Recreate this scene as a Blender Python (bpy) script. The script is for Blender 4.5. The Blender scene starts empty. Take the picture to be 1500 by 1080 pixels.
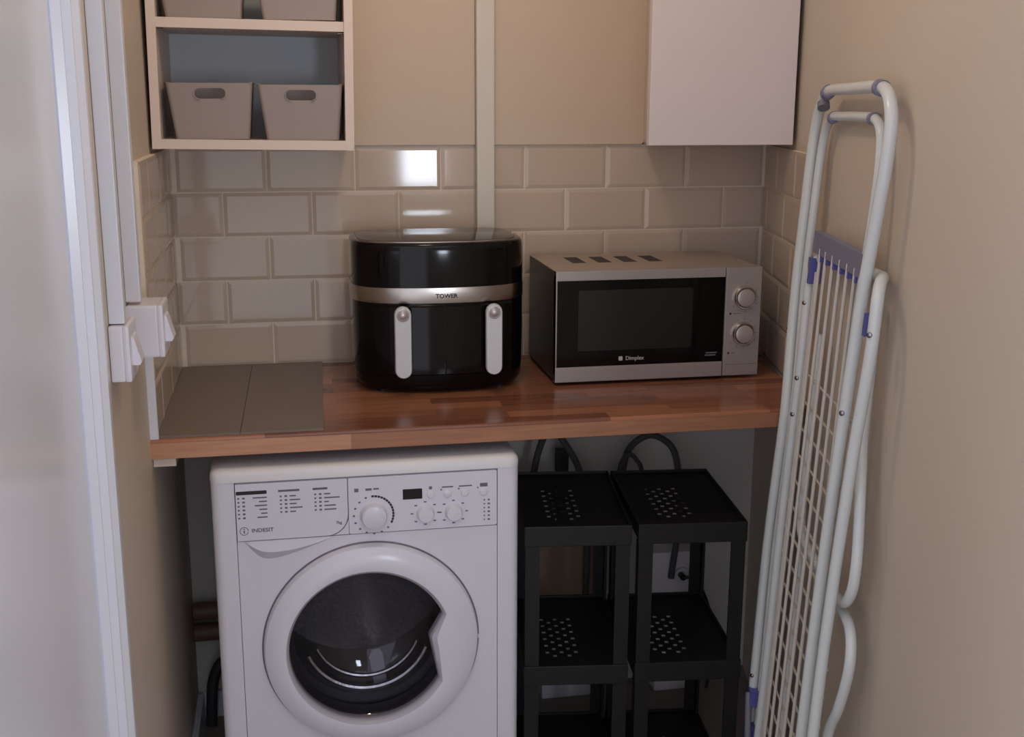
import bpy, bmesh, math, random
from mathutils import Vector, Matrix
random.seed(7)
scn = bpy.context.scene
COL = scn.collection
ZC = 0.91                      # worktop height; shapes below are written with z = 0 at the worktop

# ------------------------------------------------------------------ camera
cam_d = bpy.data.cameras.new('camera'); cam = bpy.data.objects.new('camera', cam_d); COL.objects.link(cam)
cam_d.sensor_fit = 'HORIZONTAL'; cam_d.sensor_width = 36.0
cam_d.lens = 1701.2 / 1500 * 36.0
cam_d.shift_y = (533.28 - 540) / 1500
cam_d.clip_start = 0.02
yaw, pit, rol = -0.1907, 0.2272, 0.0033
fw = Vector((-math.sin(yaw) * math.cos(pit), math.cos(yaw) * math.cos(pit), -math.sin(pit)))
rt = Vector((math.cos(yaw), math.sin(yaw), 0)); up = rt.cross(fw)
rt2 = math.cos(rol) * rt + math.sin(rol) * up; up2 = -math.sin(rol) * rt + math.cos(rol) * up
cam.matrix_world = Matrix(((rt2.x, up2.x, -fw.x, 0.2567), (rt2.y, up2.y, -fw.y, -2.7674), (rt2.z, up2.z, -fw.z, 0.6295 + ZC), (0, 0, 0, 1)))
scn.camera = cam

# ------------------------------------------------------------------ world, light, exposure
world = bpy.data.worlds.new('world'); scn.world = world; world.use_nodes = True
bg = world.node_tree.nodes['Background']; bg.inputs[0].default_value = (0.89, 0.90, 1.0, 1); bg.inputs[1].default_value = 1.3
wl = bpy.data.lights.new('window_daylight', 'AREA'); wl.shape = 'RECTANGLE'; wl.size = 0.24; wl.size_y = 0.56
wl.energy = 9; wl.color = (0.82, 0.9, 1.0)
wlo = bpy.data.objects.new('window_daylight', wl); COL.objects.link(wlo)
wlo.location = (1.025, -3.93, 1.31); wlo.rotation_euler = (math.radians(90), 0, 0)
scn.view_settings.view_transform = 'Standard'; scn.view_settings.look = 'None'
scn.view_settings.gamma = 1; scn.view_settings.use_curve_mapping = False
scn.view_settings.exposure = 0.14

# ------------------------------------------------------------------ materials
def s2l(c):
    return tuple((v / 255 / 12.92) if v / 255 <= 0.04045 else ((v / 255 + 0.055) / 1.055) ** 2.4 for v in c)
def mat(name, rgb, rough=0.5, metal=0.0, spec=0.5, noise=0.0, nscale=30, bump=0.0, bscale=60, coat=0.0, trans=0.0, ior=1.45, emit=None, alpha=1.0):
    m = bpy.data.materials.new(name); m.use_nodes = True
    nt = m.node_tree; b = nt.nodes['Principled BSDF']
    col = s2l(rgb) + (1,)
    b.inputs['Base Color'].default_value = col
    b.inputs['Roughness'].default_value = rough; b.inputs['Metallic'].default_value = metal
    b.inputs['Specular IOR Level'].default_value = spec
    b.inputs['Coat Weight'].default_value = coat; b.inputs['Coat Roughness'].default_value = 0.06
    b.inputs['Transmission Weight'].default_value = trans; b.inputs['IOR'].default_value = ior
    if emit:
        b.inputs['Emission Color'].default_value = s2l(emit[0]) + (1,); b.inputs['Emission Strength'].default_value = emit[1]
    tc = None
    if noise or bump:
        tc = nt.nodes.new('ShaderNodeTexCoord')
    if noise:
        n = nt.nodes.new('ShaderNodeTexNoise'); n.inputs['Scale'].default_value = nscale; n.inputs['Detail'].default_value = 4
        nt.links.new(tc.outputs['Object'], n.inputs['Vector'])
        mx = nt.nodes.new('ShaderNodeMixRGB'); mx.blend_type = 'MIX'
        mx.inputs[1].default_value = tuple(v * (1 - noise) for v in col[:3]) + (1,)
        mx.inputs[2].default_value = tuple(min(1, v * (1 + noise)) for v in col[:3]) + (1,)
        nt.links.new(n.outputs['Fac'], mx.inputs[0]); nt.links.new(mx.outputs[0], b.inputs['Base Color'])
    if bump:
        n2 = nt.nodes.new('ShaderNodeTexNoise'); n2.inputs['Scale'].default_value = bscale; n2.inputs['Detail'].default_value = 3
        nt.links.new(tc.outputs['Object'], n2.inputs['Vector'])
        bp = nt.nodes.new('ShaderNodeBump'); bp.inputs['Strength'].default_value = bump; bp.inputs['Distance'].default_value = 0.004
        nt.links.new(n2.outputs['Fac'], bp.inputs['Height']); nt.links.new(bp.outputs['Normal'], b.inputs['Normal'])
    return m

M = {}
M['paint'] = mat('beige_wall_paint', (202, 188, 172), 0.5, noise=0.02, nscale=4, bump=0.06, bscale=25)
M['board'] = mat('beige_board_paint', (206, 186, 166), 0.5, noise=0.02, nscale=3)
M['grout'] = mat('grout', (228, 216, 200), 0.8, noise=0.05, nscale=60)
M['tile'] = mat('beige_ceramic', (198, 181, 164), 0.07, noise=0.03, nscale=6, spec=0.55)
M['grey_plaster'] = mat('grey_plaster', (204, 201, 197), 0.75, noise=0.06, nscale=8, bump=0.1, bscale=30)
M['trim'] = mat('white_plastic_trim', (218, 220, 228), 0.35)
M['floor'] = mat('floor_vinyl', (140, 130, 122), 0.5, noise=0.12, nscale=12)
M['ceil'] = mat('ceiling_white', (226, 222, 216), 0.7)
M['door'] = mat('white_gloss_paint', (226, 228, 237), 0.22, noise=0.015, nscale=5, bump=0.03, bscale=8)
M['trunk'] = mat('cream_trunking', (214, 206, 194), 0.4)
M['carcass'] = mat('cream_board', (222, 204, 192), 0.45, noise=0.015, nscale=10)
M['greyback'] = mat('grey_back_panel', (200, 207, 213), 0.55)
M['boxp'] = mat('taupe_plastic', (152, 138, 131), 0.35, noise=0.02, nscale=8)
M['cupdoor'] = mat('white_laminate', (224, 214, 215), 0.28, noise=0.01)
M['black'] = mat('black_plastic', (17, 15, 17), 0.3)
M['blackgloss'] = mat('black_gloss_plastic', (11, 9, 11), 0.09, spec=0.32)
M['blackmatte'] = mat('black_resin', (14, 13, 15), 0.52, noise=0.1, nscale=40)
M['steel'] = mat('brushed_steel', (176, 168, 162), 0.26, metal=1.0)
M['silver'] = mat('silver_paint', (168, 161, 159), 0.36, metal=0.35)
M['silvertop'] = mat('silver_casing', (176, 160, 148), 0.34, metal=0.3)
M['knobcap'] = mat('silver_knob', (190, 182, 180), 0.28, metal=0.5)
M['chrome'] = mat('chrome_ring', (224, 220, 216), 0.14, metal=1.0)
M['handle'] = mat('pale_satin_handle', (206, 208, 212), 0.4)
M['mwwin'] = mat('dark_mesh_window', (30, 28, 29), 0.3)
M['white'] = mat('white_enamel', (218, 217, 226), 0.3, noise=0.008, nscale=5)
M['whitetop'] = mat('white_top_plastic', (222, 221, 224), 0.35)
M['whitep'] = mat('white_gloss_plastic', (217, 217, 227), 0.22)
M['lilac'] = mat('white_moulded_recess', (204, 203, 216), 0.25)
M['gasket'] = mat('grey_rubber', (116, 114, 124), 0.5)
M['rimgrey'] = mat('pale_grey_rim', (186, 184, 194), 0.3)
M['seamgrey'] = mat('seam_grey', (150, 148, 158), 0.5)
M['print'] = mat('grey_print', (104, 102, 112), 0.6)
M['printdark'] = mat('dark_print', (40, 38, 42), 0.6)
M['printpale'] = mat('pale_print', (190, 188, 190), 0.5)
M['display'] = mat('dark_display', (26, 20, 24), 0.15)
M['drum'] = mat('drum_steel', (176, 173, 174), 0.3, metal=1.0, bump=0.25, bscale=90)
M['rubber'] = mat('dark_rubber', (58, 56, 62), 0.35)
M['tube'] = mat('white_tube_enamel', (208, 212, 212), 0.24)
M['wire'] = mat('white_wire_coat', (204, 198, 190), 0.4)
M['blue'] = mat('blue_plastic', (88, 90, 158), 0.4)
M['bluegrey'] = mat('blue_grey_plastic', (122, 122, 146), 0.45)
M['screw'] = mat('screw_steel', (150, 148, 146), 0.25, metal=1.0)
M['copper'] = mat('brown_pipe_paint', (112, 86, 76), 0.5)
M['board2'] = mat('raw_wood_board', (156, 130, 112), 0.6, noise=0.15, nscale=20)
M['hose'] = mat('grey_braided_hose', (96, 96, 100), 0.4, metal=0.5, bump=0.8, bscale=400)
M['slate'] = mat('grey_brown_board', (126, 114, 106), 0.42, noise=0.05, nscale=12, spec=0.35)
M['batten'] = mat('cream_batten', (220, 206, 190), 0.6)
M['switch'] = mat('switch_white', (224, 222, 230), 0.3)
M['lampglass'] = mat('lamp_glass', (255, 236, 210), 0.4, emit=((255, 220, 176), 6.0))
M['windowpane'] = mat('bright_pane', (200, 215, 235), 0.2, emit=((205, 222, 250), 5.0))

def wood_material(name, dark, light, bw):
    m = bpy.data.materials.new(name); m.use_nodes = True; nt = m.node_tree; b = nt.nodes['Principled BSDF']
    tc = nt.nodes.new('ShaderNodeTexCoord')
    br = nt.nodes.new('ShaderNodeTexBrick'); br.offset = 0.42; br.squash = 1.0
    br.inputs['Scale'].default_value = 1.0; br.inputs['Brick Width'].default_value = bw; br.inputs['Row Height'].default_value = 0.043
    br.inputs['Mortar Size'].default_value = 0.0; br.inputs['Bias'].default_value = 0.0
    br.inputs['Color1'].default_value = s2l(dark) + (1,); br.inputs['Color2'].default_value = s2l(light) + (1,)
    br.inputs['Mortar'].default_value = s2l((90, 50, 36)) + (1,)
    nt.links.new(tc.outputs['Object'], br.inputs['Vector'])
    mp = nt.nodes.new('ShaderNodeMapping'); mp.inputs['Scale'].default_value = (2.2, 40, 40)
    nt.links.new(tc.outputs['Object'], mp.inputs['Vector'])
    n = nt.nodes.new('ShaderNodeTexNoise'); n.inputs['Scale'].default_value = 3; n.inputs['Detail'].default_value = 6; n.inputs['Distortion'].default_value = 0.6
    nt.links.new(mp.outputs[0], n.inputs['Vector'])
    mx = nt.nodes.new('ShaderNodeMixRGB'); mx.blend_type = 'OVERLAY'; mx.inputs[0].default_value = 0.35
    nt.links.new(br.outputs['Color'], mx.inputs[1]); nt.links.new(n.outputs['Fac'], mx.inputs[2])
    nt.links.new(mx.outputs[0], b.inputs['Base Color'])
    b.inputs['Roughness'].default_value = 0.22; b.inputs['Specular IOR Level'].default_value = 0.5
    return m
M['wood'] = wood_material('butcher_block', (122, 77, 58), (172, 116, 87), 0.34)
M['front_lit'] = wood_material('front_lit_wood', (158, 110, 84), (196, 144, 112), 0.62)  # paler copy of the worktop wood, front light put into the colour

def glass_material(name, tint, fac):
    m = bpy.data.materials.new(name); m.use_nodes = True; nt = m.node_tree
    nt.nodes.remove(nt.nodes['Principled BSDF']); out = nt.nodes['Material Output']
    tr = nt.nodes.new('ShaderNodeBsdfTransparent'); tr.inputs[0].default_value = tint + (1,)
    gl = nt.nodes.new('ShaderNodeBsdfGlossy'); gl.inputs['Roughness'].default_value = 0.04
    mx = nt.nodes.new('ShaderNodeMixShader')
    mx.inputs[0].default_value = fac; nt.links.new(tr.outputs[0], mx.inputs[1]); nt.links.new(gl.outputs[0], mx.inputs[2])
    nt.links.new(mx.outputs[0], out.inputs[0])
    return m
M['glass'] = glass_material('tinted_door_glass', (0.74, 0.73, 0.78), 0.02)
M['bowl'] = glass_material('door_bowl_glass', (0.80, 0.80, 0.82), 0.07)

# ------------------------------------------------------------------ mesh helpers
class MB:
    def __init__(s): s.v = []; s.f = []; s.sm = []
    def add(s, vs, fs, smooth=False):
        o = len(s.v); s.v += [tuple(v) for v in vs]; s.f += [tuple(i + o for i in f) for f in fs]; s.sm += [smooth] * len(fs); return s
    def box(s, x0, x1, y0, y1, z0, z1, bev=0.0):
        if bev > 0:
            return s.rbox(x0, x1, y0, y1, z0, z1, bev)
        vs = [(x, y, z) for z in (z0, z1) for y in (y0, y1) for x in (x0, x1)]
        return s.add(vs, [(0, 2, 3, 1), (4, 5, 7, 6), (0, 1, 5, 4), (2, 6, 7, 3), (0, 4, 6, 2), (1, 3, 7, 5)])
    def rbox(s, x0, x1, y0, y1, z0, z1, b):
        bm = bmesh.new(); bmesh.ops.create_cube(bm, size=1)
        for v in bm.verts:
            v.co = Vector(((x0 + x1) / 2 + v.co.x * (x1 - x0), (y0 + y1) / 2 + v.co.y * (y1 - y0), (z0 + z1) / 2 + v.co.z * (z1 - z0)))
        bmesh.ops.bevel(bm, geom=list(bm.edges), offset=b, segments=2, profile=0.7, affect='EDGES')
        bm.verts.index_update()
        s.add([v.co[:] for v in bm.verts], [[v.index for v in f.verts] for f in bm.faces]); bm.free(); return s
    def hexa(s, p):       # 8 corners: bottom 4 ccw, top 4 ccw
        return s.add(p, [(3, 2, 1, 0), (4, 5, 6, 7), (0, 1, 5, 4), (1, 2, 6, 5), (2, 3, 7, 6), (3, 0, 4, 7)])
    def prism(s, poly, z0, z1, smooth=False):     # poly of (x, y) ccw
        n = len(poly)
        s.add([(x, y, z0) for x, y in poly] + [(x, y, z1) for x, y in poly], [tuple(range(n - 1, -1, -1)), tuple(range(n, 2 * n))])
        o = len(s.v) - 2 * n
        for i in range(n):
            j = (i + 1) % n; s.f.append((o + i, o + j, o + n + j, o + n + i)); s.sm.append(smooth)
        return s
    def slab(s, poly, y0, y1, smooth=False):      # poly of (x, z) in the front plane, extruded from y0 (front) to y1 (back)
        n = len(poly)
        o = len(s.v)
        s.add([(x, y0, z) for x, z in poly] + [(x, y1, z) for x, z in poly], [tuple(range(n)), tuple(range(2 * n - 1, n - 1, -1))])
        for i in range(n):
            j = (i + 1) % n; s.f.append((o + i, o + n + i, o + n + j, o + j)); s.sm.append(smooth)
        return s
    def loft(s, loops, cap0=True, cap1=True, smooth=True, closed=True):
        n = len(loops[0]); o = len(s.v)
        for L in loops: s.v += [tuple(q) for q in L]
        for k in range(len(loops) - 1):
            for i in range(n if closed else n - 1):
                j = (i + 1) % n
                s.f.append((o + k * n + i, o + k * n + j, o + (k + 1) * n + j, o + (k + 1) * n + i)); s.sm.append(smooth)
        if cap0: s.f.append(tuple(o + i for i in range(n - 1, -1, -1))); s.sm.append(False)
        if cap1: s.f.append(tuple(o + (len(loops) - 1) * n + i for i in range(n))); s.sm.append(False)
        return s
    def tube(s, pts, r, n=10, closed=False):
        pts = [Vector(q) for q in pts]; m = len(pts); loops = []
        nrm = None
        for i in range(m):
            a = pts[i - 1] if (i > 0 or closed) else pts[i]; b = pts[(i + 1) % m] if (i < m - 1 or closed) else pts[i]
            t = (b - a).normalized()
            if nrm is None:
                nrm = t.orthogonal().normalized()
            else:
                nrm = (nrm - t * nrm.dot(t)).normalized()
            bn = t.cross(nrm)
            loops.append([pts[i] + r * (math.cos(k * 2 * math.pi / n) * nrm + math.sin(k * 2 * math.pi / n) * bn) for k in range(n)])
        return s.loft(loops)
    def cyl(s, c, axis, r, h, n=32, r2=None):     # from c along axis for h
        c = Vector(c); a = Vector(axis).normalized(); x = a.orthogonal().normalized(); y = a.cross(x)
        r2 = r if r2 is None else r2
        L = [[c + rr * (math.cos(k * 2 * math.pi / n) * x + math.sin(k * 2 * math.pi / n) * y) + a * hh for k in range(n)] for rr, hh in ((r, 0), (r2, h))]
        return s.loft(L)
    def lathe(s, c, axis, prof, n=48, cap0=False, cap1=False):   # prof: (radius, height)
        c = Vector(c); a = Vector(axis).normalized(); x = a.orthogonal().normalized(); y = a.cross(x)
        L = [[c + rr * (math.cos(k * 2 * math.pi / n) * x + math.sin(k * 2 * math.pi / n) * y) + a * hh for k in range(n)] for rr, hh in prof]
        return s.loft(L, cap0, cap1)
    def build(s, name, m, parent=None, mesh_only=False):
        off = Vector(parent['_o']) if parent is not None and '_o' in parent else Vector((0, 0, 0))
        me = bpy.data.meshes.new(name)
        me.from_pydata([(v[0] - off.x, v[1] - off.y, v[2] + ZC - off.z) for v in s.v], [], s.f)
        me.polygons.foreach_set('use_smooth', s.sm)
        me.update()
        me.materials.append(M[m])
        bm = bmesh.new(); bm.from_mesh(me); bmesh.ops.recalc_face_normals(bm, faces=bm.faces); bm.to_mesh(me); bm.free()
        if any(s.sm):
            me.set_sharp_from_angle(angle=math.radians(38))
        o = bpy.data.objects.new(name, me); COL.objects.link(o)
        if parent is not None:
            o.parent = parent; o['_o'] = list(off)
        return o

def thing(name, label, cat, base, group=None, kind=None):
    o = bpy.data.objects.new(name, None); COL.objects.link(o)
    o.location = (base[0], base[1], base[2] + ZC); o['_o'] = [base[0], base[1], base[2] + ZC]
    o.empty_display_size = 0.05
    tag(o, label, cat, group, kind); return o
def tag(o, label=None, cat=None, group=None, kind=None):
    if label: o['label'] = label
    if cat: o['category'] = cat
    if group: o['group'] = group
    if kind: o['kind'] = kind
    return o
def copy_tree(o, parent=None):
    c = o.copy(); COL.objects.link(c)
    if parent: c.parent = parent
    for ch in list(o.children): copy_tree(ch, c)
    return c
def stadium(cx, cz, hw, hh, n=8):
    P = []
    if hw >= hh:
        for k in range(n + 1): a = -math.pi / 2 + math.pi * k / n; P.append((cx + hw - hh + hh * math.cos(a), cz + hh * math.sin(a)))
        for k in range(n + 1): a = math.pi / 2 + math.pi * k / n; P.append((cx - hw + hh + hh * math.cos(a), cz + hh * math.sin(a)))
    else:
        for k in range(n + 1): a = math.pi * k / n; P.append((cx + hw * math.cos(a), cz + hh - hw + hw * math.sin(a)))
        for k in range(n + 1): a = math.pi + math.pi * k / n; P.append((cx + hw * math.cos(a), cz - hh + hw + hw * math.sin(a)))
    return P
def rrect(x0, x1, z0, z1, r, n=5):
    P = []
    for cx, cz, a0 in ((x1 - r, z0 + r, -90), (x1 - r, z1 - r, 0), (x0 + r, z1 - r, 90), (x0 + r, z0 + r, 180)):
        for k in range(n + 1):
            a = math.radians(a0 + 90 * k / n); P.append((cx + r * math.cos(a), cz + r * math.sin(a)))
    return P
def spline(pts, n=8):
    pts = [Vector(q) for q in pts]; out = []
    for i in range(len(pts) - 1):
        p0 = pts[max(i - 1, 0)]; p1 = pts[i]; p2 = pts[i + 1]; p3 = pts[min(i + 2, len(pts) - 1)]
        for k in range(n):
            t = k / n
            out.append(0.5 * ((2 * p1) + (p2 - p0) * t + (2 * p0 - 5 * p1 + 4 * p2 - p3) * t * t + (3 * p1 - p0 - 3 * p2 + p3) * t ** 3))
    out.append(pts[-1]); return out
def lettering(text, x, y, z, size, m, parent, rotx=90, extr=0.0003, bold=0.0, sx=1.0):
    cu = bpy.data.curves.new('lettering', 'FONT'); cu.body = text; cu.size = size; cu.extrude = extr; cu.offset = bold
    cu.align_x = 'CENTER'; cu.align_y = 'CENTER'; cu.resolution_u = 3
    to = bpy.data.objects.new('lettering_source', cu); COL.objects.link(to)
    dg = bpy.context.evaluated_depsgraph_get(); me = bpy.data.meshes.new_from_object(to.evaluated_get(dg))
    bpy.data.objects.remove(to, do_unlink=True)
    off = Vector(parent['_o'])
    R = Matrix.Translation(Vector((x, y, z + ZC)) - off) @ Matrix.Rotation(math.radians(rotx), 4, 'X') @ Matrix.Diagonal((sx, 1, 1, 1))
    me.transform(R); me.materials.clear(); me.materials.append(M[m]); me.name = 'lettering'
    o = bpy.data.objects.new('lettering', me); COL.objects.link(o); o.parent = parent; o['_o'] = list(off)
    return o

# ------------------------------------------------------------------ the setting
WA = math.atan(0.22); WU = Vector((math.sin(WA), math.cos(WA), 0)); WN = Vector((-math.cos(WA), math.sin(WA), 0))   # right wall: along, and into the room
WC = Vector((1.4355, 0, 0))                               # its corner with the tiled back wall
def wallR(s, off, z): return WC + WU * (-s) + WN * off + Vector((0, 0, z))    # s metres from the corner towards the room
FZ = -ZC; TOP = 2.4 - ZC
P, Q = 0.2025, 0.1025

floor = MB().box(-1.2, 2.4, -4.1, 0.1, FZ - 0.05, FZ).build('floor', 'floor'); tag(floor, kind='structure')
ceil = MB().box(-0.3, 1.7, -1.75, 0.1, TOP, TOP + 0.05).build('ceiling', 'ceil'); tag(ceil, kind='structure')
# back wall: grout skin behind the tiles, plaster below the worktop, paint above
wb = MB().box(-0.2, 1.6, 0.012, 0.12, FZ, TOP).build('wall_back', 'grey_plaster'); tag(wb, kind='structure')
MB().box(-0.012, 1.44, 0.0002, 0.012, -0.03, 5 * Q + 0.002).build('grout_bed', 'grout', wb)
# upper boards
def board(x0, x1, rr):
    poly = [(x1, TOP), (x0, TOP), (x0, 5 * Q + 0.003)]
    for k in range(6):
        a = math.radians(-90 + 90 * k / 5); poly.append((x1 - rr + rr * math.cos(a), 5 * Q + 0.003 + rr + rr * math.sin(a)))
    return MB().slab(poly[::-1], -0.010, 0.0125)
board(-0.0115, 0.6985, 0.002).build('wall_board', 'board', wb)
board(0.7415, 1.115, 0.012).build('wall_board', 'board', wb)
MB().box(1.1155, 1.44, -0.004, 0.0125, 5 * Q + 0.003, TOP).build('wall_board', 'board', wb)

def tile_mesh(w, h=Q - 0.003, bev=0.008, d=0.0020, th=0.0052):
    mb = MB(); hw = w / 2; hh = h / 2; b = min(bev, w * 0.35)
    o = [(-hw, -hh), (hw, -hh), (hw, hh), (-hw, hh)]; i = [(-hw + b, -hh + bev), (hw - b, -hh + bev), (hw - b, hh - bev), (-hw + b, hh - bev)]
    vs = [(x, 0, z) for x, z in o] + [(x, -th, z) for x, z in o] + [(x, -th - d, z) for x, z in i]
    fs = []
    for k in range(4):
        j = (k + 1) % 4; fs += [(k, j, 4 + j, 4 + k), (4 + k, 4 + j, 8 + j, 8 + k)]
    fs.append((8, 9, 10, 11)); mb.add(vs, fs)
    me = bpy.data.meshes.new('tile'); me.from_pydata(mb.v, [], mb.f); me.update(); me.materials.append(M['tile'])
    bm = bmesh.new(); bm.from_mesh(me); bmesh.ops.recalc_face_normals(bm, faces=bm.faces); bm.to_mesh(me); bm.free()
    return me
TM = {}
def put_tile(parent, origin, along, ang, a0, a1, z0):
    w = round(a1 - a0 - 0.003, 4)
    if w < 0.012: return
    if w not in TM: TM[w] = tile_mesh(w)
    o = bpy.data.objects.new('tile', TM[w]); COL.objects.link(o); o.parent = parent
    c = origin + along * ((a0 + a1) / 2); o.location = (c.x, c.y, z0 + Q / 2 + ZC)
    o.rotation_euler = (random.uniform(-.004, .004), 0, ang + random.uniform(-.004, .004))
def tile_rows(parent, origin, along, ang, length, joints):
    for r in range(5):                        # r = 0 is the row on the worktop
        j0 = joints[r % 2]; edges = [0.0] + [j for j in (j0 + P * k for k in range(-12, 13)) if 0.004 < j < length - 0.004] + [length]
        for a, b in zip(edges[:-1], edges[1:]): put_tile(parent, origin, along, ang, a, b, r * Q)
tile_rows(wb, Vector((0, 0.004, 0)), Vector((1, 0, 0)), 0, 1.4355, (0.8199, 0.8199 + P / 2))

# left wall
wlft = MB().box(-0.11, -0.012, -1.06, 0.0118, FZ, TOP).build('wall_left', 'paint'); tag(wlft, kind='structure')
MB().box(-0.0122, -0.0022, -0.588, 0.004, -0.03, 5 * Q).build('grout_bed', 'grout', wlft)
tile_rows(wlft, Vector((-0.006, -0.588, 0)), Vector((0, 1, 0)), math.pi / 2, 0.588, (0.588 - 0.06 - P, 0.588 - 0.16 - P))
MB().box(-0.012, 0.0035, -0.597, -0.588, 0.0, 0.225, 0.0015).build('tile_trim', 'trim', wlft)
# right wall (it runs at an angle)
def wr_box(s0, s1, o0, o1, z0, z1):
    return [wallR(s0, o0, z0), wallR(s1, o0, z0), wallR(s1, o1, z0), wallR(s0, o1, z0), wallR(s0, o0, z1), wallR(s1, o0, z1), wallR(s1, o1, z1), wallR(s0, o1, z1)]
wrt = MB().hexa(wr_box(-0.02, 2.3, -0.12, -0.009, FZ, TOP)).build('wall_right', 'paint'); tag(wrt, kind='structure')
MB().hexa(wr_box(0.0, 0.470, -0.0092, -0.0002, -0.03, 5 * Q)).build('grout_bed', 'grout', wrt)
tile_rows(wrt, WC + WN * -0.004, -WU, -math.pi / 2 - WA, 0.470, (0.16, 0.26))
MB().hexa(wr_box(0.470, 0.479, -0.0095, 0.0055, 0.0, 5 * Q + 0.002)).build('tile_trim', 'trim', wrt)
# wall behind the viewer, with the window that lights the room
wf = MB()
wf.box(0.55, 0.90, -4.1, -4.0, FZ, TOP).box(1.15, 1.6, -4.1, -4.0, FZ, TOP).box(0.90, 1.15, -4.1, -4.0, FZ, 0.11).box(0.90, 1.15, -4.1, -4.0, 0.69, TOP)
wfo = wf.build('wall_front', 'paint'); tag(wfo, kind='structure')
win = MB().box(0.905, 1.145, -4.06, -4.05, 0.115, 0.685).build('window_1', 'windowpane'); tag(win, kind='structure')
wfr = MB().box(0.88, 0.905, -4.05, -3.99, 0.09, 0.71).box(1.145, 1.17, -4.05, -3.99, 0.09, 0.71).box(0.905, 1.145, -4.05, -3.99, 0.09, 0.115).box(0.905, 1.145, -4.05, -3.99, 0.685, 0.71)
wfr.build('window_frame', 'trim', win)
# door lining and open door leaf on the left
jm = MB().prism([(-0.012, -1.062), (-0.012, -1.061), (-0.075, -1.061), (-0.075, -1.075), (-0.038, -1.080), (-0.038, -1.0985), (-0.0255, -1.0951), (-0.0255, -1.088), (-0.014, -1.087), (-0.013, -1.084), (-0.005, -1.075), (-0.005, -1.061)][::-1], FZ, TOP)
jmo = jm.build('trim_1', 'door'); tag(jmo, kind='structure')
lf = MB().box(-0.082, -0.040, -1.86, -1.10, FZ + 0.006, FZ + 2.04, 0.002).build('door_1', 'door'); tag(lf, kind='structure')
# skirting
bb = MB().box(0.0, 1.43, -0.004, 0.012, FZ, FZ + 0.07, 0.003).build('baseboard_back', 'trim'); tag(bb, kind='structure')
bl = MB().box(-0.012, 0.003, -1.05, -0.006, FZ, FZ + 0.07, 0.003).build('baseboard_left', 'trim'); tag(bl, kind='structure')

# ------------------------------------------------------------------ worktop
fr_r = wallR(0.598 / math.cos(WA), 0.006, 0)
ctp = [(0.0005, -0.0045), (-0.0045, -0.58), (-0.018, -0.6), (wallR(0.6 / math.cos(WA), -0.003, 0).x, -0.6), (wallR(0.0, 0.008, 0).x - 0.006, -0.0045)]
def inset_top(poly, y_cut): return [(x, max(y, y_cut)) for x, y in poly]
wt = MB().loft([[(x, max(y, -0.598), -0.038) for x, y in ctp], [(x, y, -0.036) for x, y in ctp], [(x, y, -0.005) for x, y in ctp], [(x, max(y, -0.5985), -0.0015) for x, y in ctp], [(x, max(y, -0.595), 0.0) for x, y in ctp]], smooth=False)
wto = wt.build('worktop', 'wood'); tag(wto, 'reddish butcher-block wooden worktop above the washing machine', 'worktop')
for side in (0, 1):
    if side == 0:
        o = MB().box(-0.0115, 0.03, -0.575, -0.02, -0.060, -0.0385, 0.001).build('support_batten', 'batten')
        tag(o, 'cream wooden support batten under the worktop on the door side wall', 'batten', 'worktop battens')
    else:
        o = MB().hexa(wr_box(0.03, 0.575, -0.0085, 0.035, -0.060, -0.0385)).build('support_batten', 'batten')
        tag(o, 'cream wooden support batten under the worktop behind the clothes airer', 'batten', 'worktop battens')

MB().box(-0.0175, ctp[3][0] - 0.001, -0.6012, -0.5995, -0.0365, -0.0065).build('lit_front_strip', 'front_lit', wto)  # added strip, its paler wood brightens the worktop's front face
# two flat boards lying on the worktop
for k, (b0, b1, f0, f1) in enumerate(((0.0015, 0.1600, -0.0025, 0.1515), (0.1612, 0.3240, 0.1527, 0.3085))):
    c4 = [(f0, -0.590), (f1, -0.590), (b1, -0.010), (b0, -0.010)]
    o = MB().hexa([(x, y, 0.0002) for x, y in c4] + [(x, y, 0.0045) for x, y in c4]).build('worktop_saver', 'slate')
    tag(o, ('grey-brown flat board on the worktop against the switch wall', 'grey-brown flat board on the worktop next to the air fryer')[k], 'board', 'boards on the worktop')

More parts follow.
